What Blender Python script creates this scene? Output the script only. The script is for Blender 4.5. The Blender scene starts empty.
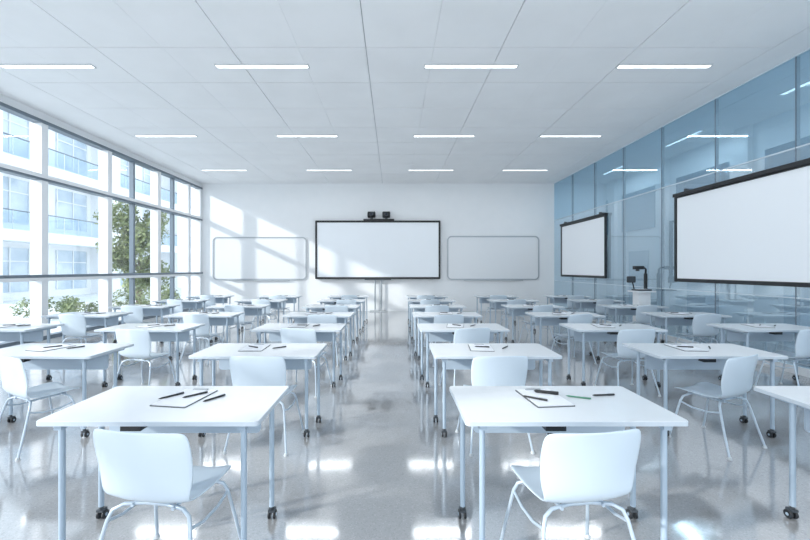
import bpy, math, random
from mathutils import Vector, Matrix
random.seed(7)
S = bpy.context.scene
COL = S.collection
try:
    S.view_settings.view_transform = 'Standard'
    S.view_settings.look = 'None'
    S.view_settings.exposure = 0.08
except Exception as e:
    print(e)

# ------------------------------------------------------------ materials
def mat(name, color, rough=0.5, metal=0.0, spec=0.5, noise=None, coat=0.0, emit=None, bump=None):
    m = bpy.data.materials.new(name); m.use_nodes = True
    nt = m.node_tree; b = nt.nodes['Principled BSDF']
    b.inputs['Base Color'].default_value = (*color, 1)
    b.inputs['Roughness'].default_value = rough
    b.inputs['Metallic'].default_value = metal
    b.inputs['Specular IOR Level'].default_value = spec
    b.inputs['Coat Weight'].default_value = coat
    if emit:
        b.inputs['Emission Color'].default_value = (*emit[0], 1)
        b.inputs['Emission Strength'].default_value = emit[1]
    if noise:
        sc, c2, lo, hi = noise
        tc = nt.nodes.new('ShaderNodeTexCoord')
        n = nt.nodes.new('ShaderNodeTexNoise'); n.inputs['Scale'].default_value = sc
        n.inputs['Detail'].default_value = 4
        r = nt.nodes.new('ShaderNodeValToRGB')
        r.color_ramp.elements[0].position = lo; r.color_ramp.elements[1].position = hi
        r.color_ramp.elements[0].color = (*color, 1); r.color_ramp.elements[1].color = (*c2, 1)
        nt.links.new(tc.outputs['Object'], n.inputs['Vector'])
        nt.links.new(n.outputs['Fac'], r.inputs['Fac'])
        nt.links.new(r.outputs['Color'], b.inputs['Base Color'])
    return m

def add_gloss(m, fac, tint, rough):
    nt=m.node_tree; o=[n for n in nt.nodes if n.type=='OUTPUT_MATERIAL'][0]; b=nt.nodes['Principled BSDF']
    g=nt.nodes.new('ShaderNodeBsdfGlossy'); g.inputs['Color'].default_value=(*tint,1); g.inputs['Roughness'].default_value=rough
    mx=nt.nodes.new('ShaderNodeMixShader'); mx.inputs['Fac'].default_value=fac
    nt.links.new(b.outputs[0],mx.inputs[1]); nt.links.new(g.outputs[0],mx.inputs[2]); nt.links.new(mx.outputs[0],o.inputs['Surface'])
    return m

def add_clear(m, fac, tint):
    nt=m.node_tree; o=[n for n in nt.nodes if n.type=='OUTPUT_MATERIAL'][0]
    src=o.inputs['Surface'].links[0].from_socket
    t=nt.nodes.new('ShaderNodeBsdfTransparent'); t.inputs['Color'].default_value=(*tint,1)
    mx=nt.nodes.new('ShaderNodeMixShader'); mx.inputs['Fac'].default_value=fac
    nt.links.new(src,mx.inputs[1]); nt.links.new(t.outputs[0],mx.inputs[2]); nt.links.new(mx.outputs[0],o.inputs['Surface'])
    return m

def glass_mat(name, tint=(0.96,0.985,1.0), refl=0.06):
    m = bpy.data.materials.new(name); m.use_nodes = True
    nt = m.node_tree; nt.nodes.clear()
    o = nt.nodes.new('ShaderNodeOutputMaterial'); mx = nt.nodes.new('ShaderNodeMixShader')
    t = nt.nodes.new('ShaderNodeBsdfTransparent'); t.inputs['Color'].default_value = (*tint,1)
    g = nt.nodes.new('ShaderNodeBsdfGlossy'); g.inputs['Roughness'].default_value = 0.02
    mx.inputs['Fac'].default_value = refl
    nt.links.new(t.outputs[0], mx.inputs[1]); nt.links.new(g.outputs[0], mx.inputs[2])
    nt.links.new(mx.outputs[0], o.inputs['Surface'])
    return m

def floor_mat():
    m = mat('floor_terrazzo',(0.36,0.355,0.345),0.10,spec=0.9)
    nt=m.node_tree; b=nt.nodes['Principled BSDF']
    tc=nt.nodes.new('ShaderNodeTexCoord')
    v=nt.nodes.new('ShaderNodeTexVoronoi'); v.inputs['Scale'].default_value=130
    nt.links.new(tc.outputs['Object'],v.inputs['Vector'])
    sp=nt.nodes.new('ShaderNodeSeparateColor'); nt.links.new(v.outputs['Color'],sp.inputs[0])
    r=nt.nodes.new('ShaderNodeValToRGB'); e=r.color_ramp.elements
    e[0].position=0.0; e[0].color=(0.30,0.30,0.305,1); e[1].position=1.0; e[1].color=(0.43,0.43,0.43,1)
    a=r.color_ramp.elements.new(0.12); a.color=(0.35,0.35,0.352,1)
    a=r.color_ramp.elements.new(0.88); a.color=(0.38,0.38,0.38,1)
    nt.links.new(sp.outputs[0],r.inputs['Fac']); nt.links.new(r.outputs['Color'],b.inputs['Base Color'])
    n=nt.nodes.new('ShaderNodeTexNoise'); n.inputs['Scale'].default_value=1.3
    nt.links.new(tc.outputs['Object'],n.inputs['Vector'])
    mr=nt.nodes.new('ShaderNodeMapRange'); mr.inputs['To Min'].default_value=0.06; mr.inputs['To Max'].default_value=0.12
    nt.links.new(n.outputs['Fac'],mr.inputs['Value']); nt.links.new(mr.outputs[0],b.inputs['Roughness'])
    return add_gloss(m,0.24,(0.95,0.97,1.0),0.09)

M_wall = mat('wall_paint', (0.84,0.86,0.875), 0.55, noise=(3,(0.86,0.875,0.89),0.3,0.7))
M_ceil = mat('ceiling_tile', (0.88,0.89,0.90), 0.7, noise=(1.5,(0.91,0.92,0.93),0.35,0.65))
M_gap = mat('ceiling_gap', (0.50,0.52,0.55), 0.8)
M_floor = floor_mat()
M_frame = mat('window_frame_white', (0.80,0.82,0.84), 0.4)
M_alu = mat('aluminium_grey', (0.17,0.21,0.25), 0.4, metal=0.2)
M_top = mat('table_laminate', (0.74,0.765,0.79), 0.22, noise=(8,(0.76,0.785,0.81),0.3,0.7))
M_edge = mat('table_edge', (0.54,0.60,0.66), 0.4)
M_leg = mat('leg_powdercoat', (0.38,0.47,0.56), 0.35, metal=0.15)
M_panel = mat('modesty_panel', (0.44,0.53,0.62), 0.35)
M_blk = mat('black_plastic', (0.012,0.014,0.017), 0.4)
M_dark = mat('dark_grey_plastic', (0.05,0.06,0.07), 0.45)
M_chair = mat('chair_plastic', (0.60,0.69,0.77), 0.22, noise=(4,(0.62,0.71,0.79),0.3,0.7))
M_cleg = mat('chair_steel', (0.50,0.58,0.66), 0.3, metal=0.3)
M_wb = mat('whiteboard_enamel', (0.80,0.82,0.84), 0.25)
M_wbf = mat('whiteboard_frame', (0.42,0.45,0.48), 0.35, metal=0.3)
M_scr = mat('screen_white', (0.82,0.86,0.90), 0.45, emit=((0.93,0.97,1.0),0.06))
M_paper = mat('paper', (0.76,0.78,0.82), 0.7)
M_lens = mat('lens_glass', (0.02,0.03,0.05), 0.05, spec=1)
M_green = mat('pen_green', (0.08,0.25,0.16), 0.4)
M_glassU = add_clear(add_gloss(mat('blue_glass_upper', (0.25,0.41,0.53), 0.06, spec=0.8, noise=(0.25,(0.31,0.47,0.59),0.3,0.7)),0.55,(0.66,0.84,0.96),0.012),0.42,(0.52,0.74,0.88))
M_glassL = add_clear(add_gloss(mat('blue_glass_lower', (0.42,0.54,0.63), 0.07, spec=0.8, noise=(0.25,(0.48,0.60,0.69),0.3,0.7)),0.55,(0.72,0.86,0.95),0.012),0.42,(0.68,0.83,0.92))
M_seam = mat('glass_joint', (0.62,0.70,0.76), 0.4)
M_wglass = glass_mat('window_glass')
M_rail = glass_mat('balcony_glass', (0.84,0.92,0.97), 0.12)
M_bwhite = mat('render_white', (0.90,0.91,0.92), 0.8, noise=(1,(0.88,0.89,0.90),0.3,0.7))
M_bglass = mat('building_glazing', (0.46,0.56,0.65), 0.1, noise=(0.6,(0.66,0.74,0.81),0.4,0.6))  # outdoor haze is put into this colour, so the panes are paler
M_pave = mat('paving', (0.80,0.80,0.78), 0.9, noise=(2,(0.72,0.72,0.71),0.3,0.7))
M_leaf = mat('leaves', (0.14,0.18,0.07), 0.6, noise=(1.5,(0.34,0.38,0.18),0.35,0.65))
M_bark = mat('bark', (0.14,0.10,0.07), 0.9)
M_fix = mat('fixture_trim', (0.55,0.58,0.60), 0.5)
M_diff = mat('light_diffuser', (0.9,0.9,0.9), 0.5, emit=((0.97,0.99,1.0),2.0))

# ------------------------------------------------------------ mesh builder
class MB:
    def __init__(s): s.v=[]; s.f=[]; s.m=[]; s.sm=[]; s.mats=[]
    def mi(s,m):
        if m not in s.mats: s.mats.append(m)
        return s.mats.index(m)
    def add(s,vs,fs,m,smooth=False):
        o=len(s.v); k=s.mi(m)
        s.v+= [tuple(v) for v in vs]
        for f in fs: s.f.append(tuple(i+o for i in f)); s.m.append(k); s.sm.append(smooth)
    def box(s,lo,hi,m):
        x0,y0,z0=lo; x1,y1,z1=hi
        vs=[(x0,y0,z0),(x1,y0,z0),(x1,y1,z0),(x0,y1,z0),(x0,y0,z1),(x1,y0,z1),(x1,y1,z1),(x0,y1,z1)]
        s.add(vs,[(0,3,2,1),(4,5,6,7),(0,1,5,4),(1,2,6,5),(2,3,7,6),(3,0,4,7)],m)
    def tube(s,pts,r,m,n=10,cap=True):
        pts=[Vector(p) for p in pts]
        rs = r if isinstance(r,(list,tuple)) else [r]*len(pts)
        vs=[];fs=[]
        up=None
        for i,p in enumerate(pts):
            if i==0: d=pts[1]-p
            elif i==len(pts)-1: d=p-pts[i-1]
            else: d=(pts[i+1]-p).normalized()+(p-pts[i-1]).normalized()
            d.normalize()
            if up is None:
                up = Vector((0,0,1)) if abs(d.z)<0.9 else Vector((1,0,0))
            a=(up-d*up.dot(d)).normalized(); up=a; b=d.cross(a)
            for k in range(n):
                t=2*math.pi*k/n
                vs.append(p+(a*math.cos(t)+b*math.sin(t))*rs[i])
        for i in range(len(pts)-1):
            for k in range(n):
                k2=(k+1)%n
                fs.append((i*n+k,i*n+k2,(i+1)*n+k2,(i+1)*n+k))
        s.add(vs,fs,m,True)
        if cap:
            L=(len(pts)-1)*n
            s.add(vs[:n],[tuple(reversed(range(n)))],m); s.add(vs[L:],[tuple(range(n))],m)
    def prism(s,pts,fn,d0,d1,m,m_side=None):
        n=len(pts)
        vs=[fn(a,b,d0) for a,b in pts]+[fn(a,b,d1) for a,b in pts]
        s.add(vs,[tuple(reversed(range(n))),tuple(range(n,2*n))],m)
        s.add(vs,[(i,(i+1)%n,n+(i+1)%n,n+i) for i in range(n)],m_side or m)
    def ring(s,po,pi,fn,d0,d1,m):
        n=len(po)
        vs=[fn(a,b,d0) for a,b in po]+[fn(a,b,d1) for a,b in po]+[fn(a,b,d0) for a,b in pi]+[fn(a,b,d1) for a,b in pi]
        fs=[]
        for i in range(n):
            j=(i+1)%n
            fs+=[(i,j,n+j,n+i),(n+i,n+j,3*n+j,3*n+i),(2*n+j,2*n+i,3*n+i,3*n+j),(i,2*n+i,2*n+j,j)]
        s.add(vs,fs,m)
    def mesh(s,name):
        me=bpy.data.meshes.new(name); me.from_pydata(s.v,[],s.f)
        for m in s.mats: me.materials.append(m)
        me.polygons.foreach_set('material_index',s.m)
        me.polygons.foreach_set('use_smooth',s.sm)
        me.update(); return me
    def obj(s,name,loc=(0,0,0),rot=0,bevel=None):
        o=bpy.data.objects.new(name,s.mesh(name)); COL.objects.link(o)
        o.location=loc; o.rotation_euler=(0,0,rot)
        if bevel:
            b=o.modifiers.new('bevel','BEVEL'); b.width=bevel; b.segments=2; b.limit_method='ANGLE'
        return o
def rr(cx,cy,w,h,r,n=5):
    p=[]
    for (sx,sy,a0) in ((1,1,0),(-1,1,90),(-1,-1,180),(1,-1,270)):
        for k in range(n+1):
            a=math.radians(a0+90*k/n)
            p.append((cx+sx*(w/2-r)+r*math.cos(a), cy+sy*(h/2-r)+r*math.sin(a)))
    return p

# ------------------------------------------------------------ room
XL,XR,YB,YF,ZC,CAMH = -7.3,6.15,14.5,-3.0,4.86,1.60
XC=XR+2.0   # far side of the corridor behind the glass partition
b=MB(); b.box((XL-0.4,YF,-0.15),(XC+0.3,YB+0.2,0),M_floor); b.obj('floor')
b=MB(); b.box((XL-0.4,YB,0),(XC+0.3,YB+0.2,ZC+0.3),M_wall)
b.obj('wall_back')
b=MB(); b.box((XL,YB-0.015,0),(XR,YB,0.10),M_frame); b.obj('baseboard_back')
# ceiling
b=MB()
b.box((XL-0.4,YF,ZC+0.02),(XC+0.3,YB,ZC+0.25),M_gap)
g=0.006
xs=[-6.4+2*i for i in range(7)]
ys=[5.6+1.05*i for i in range(-8,9)]
ys=[v for v in ys if v<YB-0.2]
def tile(x0,x1,y0,y1):
    xm=(x0+x1)/2
    b.box((x0+g,y0+g,ZC),(xm-0.0015,y1-g,ZC+0.03),M_ceil)
    b.box((xm+0.0015,y0+g,ZC),(x1-g,y1-g,ZC+0.03),M_ceil)
yy=[YF]+ys+[YB+0.02]
for i in range(len(xs)-1):
    for j in range(len(yy)-1): tile(xs[i],xs[i+1],yy[j],yy[j+1])
b.box((XL-0.02,YF,ZC-0.0),(xs[0]-g,YB,ZC+0.03),M_ceil)
b.box((xs[-1]+g,YF,ZC-0.0),(XC+0.02,YB,ZC+0.03),M_ceil)
b.obj('ceiling')
# ceiling lights
def fixture(lx,ly,w,d,en,rot=0):
    b=MB()
    f=lambda a,c,z:(a,c,z)
    b.ring(rr(0,0,w,d,0.008,1),rr(0,0,w-0.03,d-0.03,0.004,1),f,-0.014,0.0,M_fix)
    b.box((-w/2+0.014,-d/2+0.014,-0.008),(w/2-0.014,d/2-0.014,-0.002),M_diff)
    o=b.obj('ceiling_light',(lx,ly,ZC),rot)
    l=bpy.data.lights.new('lamp','AREA'); l.shape='RECTANGLE'; l.size=w-0.05; l.size_y=d-0.05; l.energy=en; l.color=(0.94,0.975,1.0)
    lo=bpy.data.objects.new('lamp',l); COL.objects.link(lo); lo.parent=o; lo.location=(0,0,-0.010)
for lx in (-5.55,-2.1,1.25,4.35):
    for ly in (-0.3,2.9,6.1,9.3,12.5): fixture(lx,ly,1.5,0.12,9)
for ly in (0.5,3.5,6.5,9.5,12.5): fixture(XR+1.1,ly,1.2,0.12,26,math.pi/2)  # corridor lamps are invented, added to brighten the space behind the glass

# left glazed wall
ZH=4.70; ZS=0.12
b=MB()
b.box((XL-0.3,YF,ZH),(XL,YB,ZC+0.1),M_wall)
b.box((XL-0.3,YF,0),(XL,YB,ZS),M_wall)
b.obj('wall_left')
posts=[YF+0.1,-1.1,0.7,2.5,4.3,6.1,7.95,9.78,11.85,13.6]
b=MB()
for p in posts: b.box((XL-0.22,p-0.075,ZS),(XL+0.02,p+0.075,ZH),M_frame)
for p in (10.75,12.7): b.box((XL-0.14,p-0.035,ZS),(XL-0.02,p+0.035,ZH),M_alu)
b.box((XL-0.2,YB-0.14,ZS),(XL+0.02,YB,ZH),M_frame)
def rail(z0,z1,m,dx=0): b.box((XL-0.16,YF,z0),(XL+0.03+dx,YB,z1),m)
rail(ZH-0.07,ZH,M_alu)
rail(3.44,3.49,M_alu); rail(3.49,3.57,M_frame,0.01)
rail(1.42,1.48,M_alu,0.015); rail(1.35,1.42,M_frame,0.02)
rail(0.12,0.20,M_alu)
b.obj('window_frame')
allp=sorted(posts+[YB])
for i in range(len(allp)-1):
    b=MB(); b.box((XL-0.12,allp[i]+0.1,ZS+0.08),(XL-0.11,allp[i+1]-0.1,ZH-0.07),M_wglass); b.obj('window_%d'%(i+1))

# right: corridor wall with pilasters, then the glass partition
b=MB()
b.box((XC,YF,0),(XC+0.3,YB,ZC+0.1),M_wall)
for k in range(7):
    y=YF+1.2+k*2.6
    b.box((XC-0.12,y,0),(XC,y+0.35,ZC),M_frame)
    b.box((XC-0.03,y+0.9,0.0),(XC,y+1.9,2.2),M_panel)
    b.box((XC-0.03,y+0.6,2.9),(XC,y+2.3,4.2),M_glassU)
b.obj('wall_right')
b=MB()
yp=YB
while yp>YF:
    y0=max(YF,yp-1.45)
    for (z0,z1,m) in ((0.12,1.15,M_glassL),(1.165,3.44,M_glassL),(3.46,4.84,M_glassU)):
        b.add([(XR,y0+0.006,z0),(XR,yp-0.006,z0),(XR,yp-0.006,z1),(XR,y0+0.006,z1)],[(0,3,2,1)],m)
    b.box((XR-0.006,y0-0.006,0.12),(XR+0.06,y0+0.006,4.84),M_alu)
    yp=y0
b.box((XR-0.006,YF,3.44),(XR+0.04,YB,3.46),M_seam)
b.box((XR-0.002,YF,1.15),(XR+0.04,YB,1.165),M_seam)
b.box((XR-0.01,YF,4.84),(XR+0.06,YB,ZC),M_seam)
b.obj('glass_partition')
b=MB(); b.box((XR-0.02,YF,0),(XR+0.06,YB-0.02,0.12),M_frame); b.obj('baseboard_right')

# ------------------------------------------------------------ back wall boards
def px(x): return (x-393)/26.2
def pz(y): return CAMH+(269-y)/26.2
def wboard(x0,x1,y0,y1):
    w=px(x1)-px(x0); h=pz(y0)-pz(y1); cx=(px(x0)+px(x1))/2; cz=(pz(y0)+pz(y1))/2
    b=MB()
    b.prism(rr(0,0,w-0.05,h-0.05,0.14),lambda a,c,d:(a,-d,c),0,0.02,M_wb)
    b.ring(rr(0,0,w,h,0.17),rr(0,0,w-0.10,h-0.10,0.12),lambda a,c,d:(a,-d,c),0,0.035,M_wbf)
    b.box((-w*0.32,-0.09,-h/2-0.02),(w*0.32,0,-h/2+0.01),M_wbf)
    b.obj('whiteboard',(cx,YB-0.003,cz))
wboard(213,307,237,280); wboard(447,539,236,280)
w=px(440)-px(316); h=pz(221)-pz(279); cx=(px(316)+px(440))/2; cz=(pz(221)+pz(279))/2
b=MB(); fl=lambda a,c,d:(a,-d,c)
b.prism(rr(0,0,w-0.02,h-0.02,0.02,2),fl,0.03,0.10,M_blk)
b.ring(rr(0,0,w,h,0.03,3),rr(0,0.0,w-0.14,h-0.15,0.01,3),fl,0.02,0.13,M_blk)
b.prism(rr(0,0,w-0.13,h-0.14,0.005,2),fl,0.10,0.11,M_scr)
b.box((-0.5,-0.15,-h/2-0.03),(0.5,-0.02,-h/2+0.01),M_dark)
b.box((-0.6,-0.03,-0.5),(0.6,0,0.5),M_dark)
for sx in (-0.11,0.11): b.tube([(sx,-0.08,-h/2-0.02),(sx,-0.08,-cz+0.03)],0.03,M_wbf)
b.box((-0.3,-0.3,-cz),(0.3,-0.02,-cz+0.03),M_wbf)
b.obj('interactive_display',(cx,YB-0.018,cz))
# conference camera
b=MB()
b.box((-0.58,-0.20,0),(0.58,-0.02,0.05),M_blk)
for sx in (-0.28,0.28):
    b.tube([(sx,-0.11,0.05),(sx,-0.11,0.12)],0.05,M_dark,16)
    b.tube([(sx-0.15,-0.11,0.22),(sx-0.13,-0.11,0.22),(sx+0.13,-0.11,0.22),(sx+0.15,-0.11,0.22)],[0.08,0.12,0.12,0.08],M_blk,20)
    b.tube([(sx,-0.20,0.22),(sx,-0.25,0.22)],[0.075,0.065],M_dark,20)
    b.tube([(sx,-0.25,0.22),(sx,-0.256,0.22)],0.05,M_lens,20)
b.obj('conference_camera',(px(379),YB,pz(221)+0.005))

# right wall projection screens
def pscreen(y0,y1):
    L=y1-y0; h=1.83; b=MB(); fr=lambda a,c,d:(-d,a,c)
    b.prism(rr(0,0,L-0.02,h,0.01,1),fr,0.02,0.05,M_blk)
    b.prism(rr(0,0,L-0.12,h-0.12,0.005,1),fr,0.05,0.056,M_scr)
    b.ring(rr(0,0,L,h+0.02,0.02,2),rr(0,0,L-0.10,h-0.11,0.005,2),fr,0.02,0.075,M_blk)
    b.box((-0.11,-L/2,h/2-0.03),(-0.0,L/2,h/2+0.04),M_blk)
    for s in (-1,1): b.box((-0.08,s*(L/2-0.3)-0.02,h/2),(0.0,s*(L/2-0.3)+0.02,h/2+0.10),M_dark)
    b.obj('projection_screen',(XR-0.008,(y0+y1)/2,1.34+h/2))
pscreen(10.87,13.75); pscreen(4.7,8.20)

# ------------------------------------------------------------ table
def table_mesh():
    b=MB(); W,D,Z=1.2,0.62,0.785
    fz=lambda a,c,d:(a,c,d)
    b.prism(rr(0,0,W,D,0.025,4),fz,Z-0.026,Z-0.003,M_edge)
    b.prism(rr(0,0,W-0.004,D-0.004,0.025,4),fz,Z-0.003,Z,M_top)
    fy=-D/2+0.06; ry=-D/2+0.40
    for s in (-1,1):
        xf=s*(W/2-0.10)
        b.box((xf-0.02,-D/2+0.03,Z-0.06),(xf+0.02,D/2-0.05,Z-0.027),M_leg)
        for yl,dx in ((fy,0.0),(ry,0.045)):
            xl=xf+s*dx
            b.tube([(xl,yl,Z-0.03),(xl,yl,0.085)],0.016,M_leg,14)
            b.box((min(xf,xl)-0.02,yl-0.025,Z-0.045),(max(xf,xl)+0.02,yl+0.025,Z-0.027),M_leg)
            b.tube([(xl,yl,0.09),(xl,yl,0.06)],0.012,M_dark,10)
            b.box((xl-0.020,yl-0.018,0.052),(xl+0.020,yl+0.026,0.066),M_dark)
            for w in (-1,1):
                b.tube([(xl+w*0.010,yl+0.010,0.028),(xl+w*0.012,yl+0.010,0.028),(xl+w*0.022,yl+0.010,0.028),(xl+w*0.024,yl+0.010,0.028)],[0.024,0.028,0.028,0.024],M_blk,18)
                b.tube([(xl+w*0.024,yl+0.010,0.028),(xl+w*0.026,yl+0.010,0.028)],0.010,M_leg,12)
    b.tube([(-W/2+0.1,0.05,Z-0.05),(W/2-0.1,0.05,Z-0.05)],0.018,M_leg,12)
    b.prism(rr(0,Z-0.135,W-0.24,0.18,0.03,3),lambda a,c,d:(a,d,c),0.07,0.082,M_panel)
    b.box((-W/2+0.14,-D/2+0.10,Z-0.062),(W/2-0.14,-D/2+0.125,Z-0.027),M_leg)
    b.box((-0.16,-D/2+0.03,Z-0.065),(-0.05,-D/2+0.12,Z-0.027),M_blk)
    return b.mesh('classroom_table')
TM=table_mesh()

# ------------------------------------------------------------ chair
def chair_mesh():
    prof=[(-.262,.850,.200),(-.258,.838,.238),(-.250,.805,.256),(-.232,.72,.258),(-.214,.63,.252),(-.200,.555,.242),(-.185,.500,.230),(-.150,.462,.220),(-.095,.447,.218),(-.02,.443,.225),(.07,.447,.232),(.15,.455,.235),(.205,.452,.225),(.232,.440,.205),(.240,.430,.175)]
    NU=12; vs=[];fs=[]
    n=len(prof)
    for i,(y,z,w) in enumerate(prof):
        back = max(0,min(1,(z-.47)/.12)); seat=1-back
        for k in range(NU+1):
            u=-1+2*k/NU
            x=w*u
            yy=y+back*0.045*abs(u)**2.2
            zz=z+seat*0.022*abs(u)**2.5
            if i==0: zz-=0.012*abs(u)**4
            vs.append((x,yy,zz))
    for i in range(n-1):
        for k in range(NU):
            a=i*(NU+1)+k
            fs.append((a,a+1,a+NU+2,a+NU+1))
    me=bpy.data.meshes.new('t'); me.from_pydata(vs,[],fs)
    o=bpy.data.objects.new('t',me); COL.objects.link(o)
    m1=o.modifiers.new('s','SOLIDIFY'); m1.thickness=0.009; m1.offset=0
    m2=o.modifiers.new('ss','SUBSURF'); m2.levels=1; m2.render_levels=1
    dg=bpy.context.evaluated_depsgraph_get(); em=o.evaluated_get(dg).to_mesh()
    V=[tuple(v.co) for v in em.vertices]; F=[tuple(p.vertices) for p in em.polygons]
    bpy.data.objects.remove(o)
    b=MB(); b.add(V,F,M_chair,True)
    r=0.0095
    for s in (-1,1):
        b.tube([(s*.06,-.10,.428),(s*.16,-.12,.425),(s*.205,-.14,.405),(s*.222,-.155,.36),(s*.25,-.20,.18),(s*.275,-.245,.012)],r,M_cleg,10)
        b.tube([(s*.06,.12,.428),(s*.16,.13,.425),(s*.205,.15,.405),(s*.222,.165,.36),(s*.25,.20,.18),(s*.27,.235,.012)],r,M_cleg,10)
        b.tube([(s*.11,-.13,.426),(s*.11,.16,.426)],0.009,M_cleg,8)
        b.tube([(s*.222,-.155,.355),(s*.226,-.06,.33),(s*.226,.06,.33),(s*.222,.165,.355)],0.008,M_cleg,8)
        for yy in (-.245,.235):
            b.tube([(s*.273,yy,0.0),(s*.273,yy,.006),(s*.273,yy,.022)],[.017,.017,.011],M_fix,12)
    b.tube([(-.06,-.10,.428),(.06,-.10,.428)],r,M_cleg,8); b.tube([(-.06,.12,.428),(.06,.12,.428)],r,M_cleg,8)
    return b.mesh('classroom_chair')
CM=chair_mesh()

def pad_mesh():
    b=MB(); fz=lambda a,c,d:(a,c,d)
    b.prism(rr(0,0,0.235,0.325,0.008,2),fz,0,0.003,M_dark)
    b.prism(rr(0.002,0.002,0.222,0.310,0.002,1),fz,0.003,0.007,M_paper)
    b.box((-0.05,0.135,0.007),(0.05,0.158,0.013),M_wbf)
    return b.mesh('clipboard')
def pen_mesh(m,r=0.0055,L=0.145):
    b=MB()
    b.tube([(-L/2,0,r),(-L/2+0.014,0,r),(-L/2+0.016,0,r),(L/2-0.05,0,r),(L/2-0.048,0,r),(L/2,0,r)],[0.001,r*0.8,r*.9,r*.9,r,r*.95],m,10)
    b.box((L/2-0.045,-0.0015,2*r-0.001),(L/2-0.002,0.0015,2*r+0.002),M_wbf)
    return b.mesh('pen')
PM=pad_mesh(); P1=pen_mesh(M_blk,0.0065,0.15); P2=pen_mesh(M_blk,0.011,0.15); P3=pen_mesh(M_green)
def inst(name,me,loc,rot):
    o=bpy.data.objects.new(name,me); COL.objects.link(o); o.location=loc; o.rotation_euler=(0,0,rot); return o
ZT=0.785
cols=[-5.5,-3.43,-1.32,0.99,3.10,5.27]
for r in range(7):
    yf=2.03+1.52*r
    for c,x in enumerate(cols):
        if r==0 and c in (0,1,5): continue
        if r==1 and c in (0,5): continue
        jx=random.uniform(-.03,.03) if r>1 else 0; jr=random.uniform(-.02,.02) if r>0 else 0
        tx,ty=x+jx,yf+0.31
        inst('classroom_table',TM,(tx,ty,0),jr)
        sgn=-1 if c<3 else 1
        ang=sgn*random.uniform(.08,.35)
        if r==0: ang=sgn*0.13
        if r==1 and c==4: ang=0.40
        if r==1 and c==1: ang=-0.45
        if r==1 and c in (2,3): ang=sgn*.08
        cx=x+(0.15 if x<0 else -0.07)
        if c==4 and r==1: cx=x-0.12
        inst('classroom_chair',CM,(cx+(random.uniform(-.05,.05) if r>1 else 0),yf-0.03+(random.uniform(-.06,.05) if r>1 else -0.0),0),ang)
        pxx,pyy=tx-0.03+random.uniform(-.08,.05),ty+0.06
        if r==0 and c==2: pxx=-1.31
        if r==0 and c==3: pxx=0.95
        pr=random.uniform(-.25,.25)
        if r==0: pr=0.0 if c==2 else 0.25
        inst('clipboard',PM,(pxx,pyy,ZT+0.0005),pr-0.15)
        if r==0 and c==2:
            inst('pen',P1,(pxx-0.09,pyy-0.0,ZT+0.008),0.9); inst('pen',P1,(pxx+0.05,pyy+0.02,ZT+0.008),0.8); inst('pen',P1,(pxx+0.19,pyy-0.02,ZT+.0005),1.0)
        elif r==0 and c==3:
            inst('pen',P1,(pxx-0.07,pyy-0.04,ZT+0.008),-0.6); inst('marker_pen',P2,(pxx+0.04,pyy+0.06,ZT+0.008),-0.35); inst('pen',P3,(pxx+0.22,pyy+0.0,ZT+.0005),-0.4); inst('pen',P1,(pxx+0.40,pyy+0.04,ZT+.0005),0.1)
        else:
            inst('pen',P1,(pxx+random.uniform(-.05,.05),pyy,ZT+0.008),random.uniform(-.8,.8))
            inst('pen',P1,(pxx+0.25,pyy,ZT+.0005),random.uniform(.6,1.2))

# lectern with document camera near the right wall
b=MB()
fz=lambda a,c,d:(a,c,d)
b.prism(rr(0,0,0.38,0.34,0.04,3),fz,0.0,0.04,M_leg)
b.box((-0.14,-0.11,0.04),(0.14,0.11,1.06),M_frame)
b.prism(rr(0,0,0.46,0.38,0.03,3),fz,1.06,1.09,M_top)
b.obj('lectern',(5.86,8.96,0))
b=MB()
b.prism(rr(0,0,0.34,0.26,0.03,3),fz,0.0,0.035,M_dark)
b.prism(rr(-0.02,-0.02,0.22,0.17,0.01,2),fz,0.035,0.04,M_paper)
b.box((0.11,0.03,0.03),(0.16,0.09,0.40),M_blk)
b.tube([(0.135,0.06,0.38),(0.135,0.05,0.50),(0.09,0.04,0.54),(-0.02,0.0,0.55)],0.022,M_blk,10)
b.prism(rr(-0.08,-0.01,0.22,0.13,0.03,3),fz,0.50,0.58,M_blk)
b.tube([(-0.10,-0.01,0.50),(-0.10,-0.01,0.46)],[0.035,0.045],M_dark,14)
b.prism(rr(-0.20,0.26,0.20,0.15,0.02,3),lambda a,c,d:(a,d,c),0.06,0.085,M_dark)
b.tube([(-0.13,0.07,0.03),(-0.17,0.07,0.20)],0.014,M_blk,8)
b.obj('document_camera',(5.86,8.96,1.091))

# ------------------------------------------------------------ exterior
b=MB(); b.box((-80,-40,-0.35),(XL-0.42,90,-0.16),M_pave); b.obj('ground')
b=MB()
bx=-20; FH=3.9; BW=4.2
b.box((bx-10,19,-0.2),(bx-1.4,60,15.4),M_bwhite)
for fl_ in range(4):
    z=fl_*FH-0.2
    b.box((bx-1.5,18.8,z+FH-0.6),(bx,60,z+FH),M_bwhite)
    for i in range(10):
        y=19+i*BW
        b.box((bx-1.42,y+0.9,z+0.5),(bx-1.36,y+BW-0.9,z+FH-0.9),M_bglass)
        for k in (0.9,2.1,BW-0.96):
            b.box((bx-1.36,y+k,z+0.5),(bx-1.30,y+k+0.07,z+FH-0.9),M_frame)
        b.box((bx-1.36,y+0.9,z+2.2),(bx-1.31,y+BW-0.9,z+2.27),M_frame)
        if i%2==0:
            b.box((bx-1.4,y-0.5,z),(bx-0.02,y+0.5,z+FH),M_bwhite)
        if fl_>0:
            b.box((bx-0.10,y+0.02,z),(bx-0.07,y+BW-0.02,z+1.0),M_rail)
            b.box((bx-0.12,y,z+1.0),(bx-0.05,y+BW,z+1.05),M_alu)
            for k in range(4): b.box((bx-0.11,y+k*BW/4,z),(bx-0.07,y+k*BW/4+0.04,z+1.0),M_frame)
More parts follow.
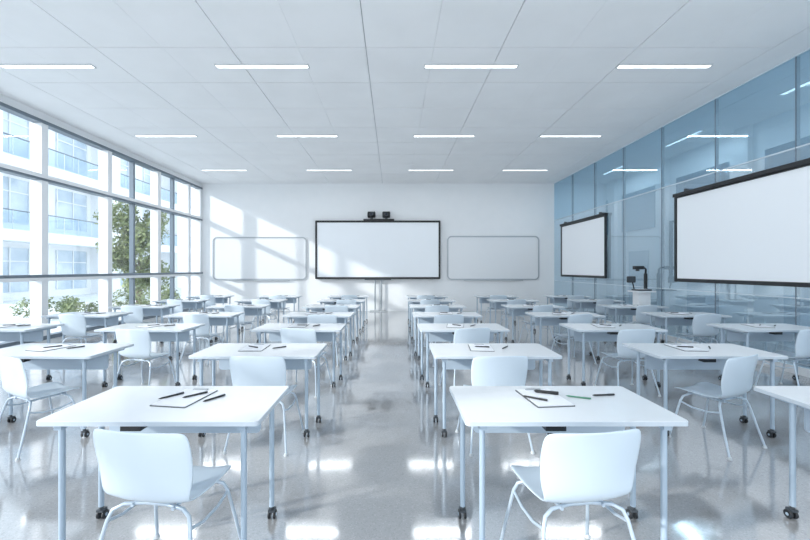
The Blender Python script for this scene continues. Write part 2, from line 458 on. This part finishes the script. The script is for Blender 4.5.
b.obj('office_building')
def foliage(name,cx,cy,blobs,n,trunk=None,size=0.11):
    b=MB()
    if trunk:
        for t in trunk: b.tube(t[0],t[1],M_bark,8)
    for (x,y,z,r) in blobs:
        for k in range(n):
            d=Vector((random.gauss(0,1),random.gauss(0,1),random.gauss(0,1))).normalized()*(r*random.uniform(.45,1.0))
            p=Vector((x,y,z))+d
            a=Vector((random.gauss(0,1),random.gauss(0,1),random.gauss(0,1))).normalized()
            c=a.cross(Vector((random.random(),random.random(),random.random()))).normalized()
            s=size*random.uniform(.6,1.3)
            b.add([p-a*s,p+c*s*.45,p+a*s,p-c*s*.45],[(0,1,2,3)],M_leaf)
    b.obj(name,(cx,cy,-0.17))
bl=[(random.uniform(-.9,.9),random.uniform(-1.1,1.1),0.9+3.7*i/23,random.uniform(.5,.85)) for i in range(24)]
foliage('tree',-12.9,19.3,bl,330,[([(0,0,0),(0.05,0,1.2),(0,0.1,2.4),(0.1,0,4)],[.14,.11,.08,.03]),([(0,0,1.5),(.6,.3,2.8)],[.06,.03]),([(0,0,1.7),(-.6,-.3,3.0)],[.06,.03])])
foliage('shrub',-11.6,13.6,[(random.uniform(-.8,.8),random.uniform(-1.0,1.0),random.uniform(.25,.55),.35) for _ in range(8)],260,None,0.06)
foliage('shrub',-10.6,16.5,[(random.uniform(-.8,.8),random.uniform(-1.0,1.0),random.uniform(.25,.7),.4) for _ in range(8)],260,None,0.07)

# ------------------------------------------------------------ light, world
sd=Vector((1,0.46,-0.46))
sl=bpy.data.lights.new('sun','SUN'); sl.energy=4.2; sl.angle=math.radians(2.0); sl.color=(1.0,0.955,0.90)
so=bpy.data.objects.new('sun',sl); COL.objects.link(so); so.location=(-20,-10,20)
so.rotation_euler=sd.to_track_quat('-Z','Y').to_euler()
wd=bpy.data.worlds.new('sky'); S.world=wd; wd.use_nodes=True
nt=wd.node_tree; bg=nt.nodes['Background']
tc=nt.nodes.new('ShaderNodeTexCoord'); sp=nt.nodes.new('ShaderNodeSeparateXYZ'); cr=nt.nodes.new('ShaderNodeValToRGB')
cr.color_ramp.elements[0].color=(0.92,0.96,1.0,1); cr.color_ramp.elements[1].color=(0.66,0.82,1.0,1)
cr.color_ramp.elements[0].position=0.05; cr.color_ramp.elements[1].position=0.8
nt.links.new(tc.outputs['Generated'],sp.inputs[0]); nt.links.new(sp.outputs['Z'],cr.inputs[0]); nt.links.new(cr.outputs[0],bg.inputs['Color'])
bg.inputs['Strength'].default_value=2.0

cd=bpy.data.cameras.new('camera'); cd.sensor_width=36; cd.lens=380/810*36
cd.shift_x=12/810; cd.shift_y=-1/810; cd.clip_start=0.05; cd.clip_end=300
co=bpy.data.objects.new('camera',cd); COL.objects.link(co); co.location=(0,0,CAMH); co.rotation_euler=(math.pi/2,0,0)
S.camera=co
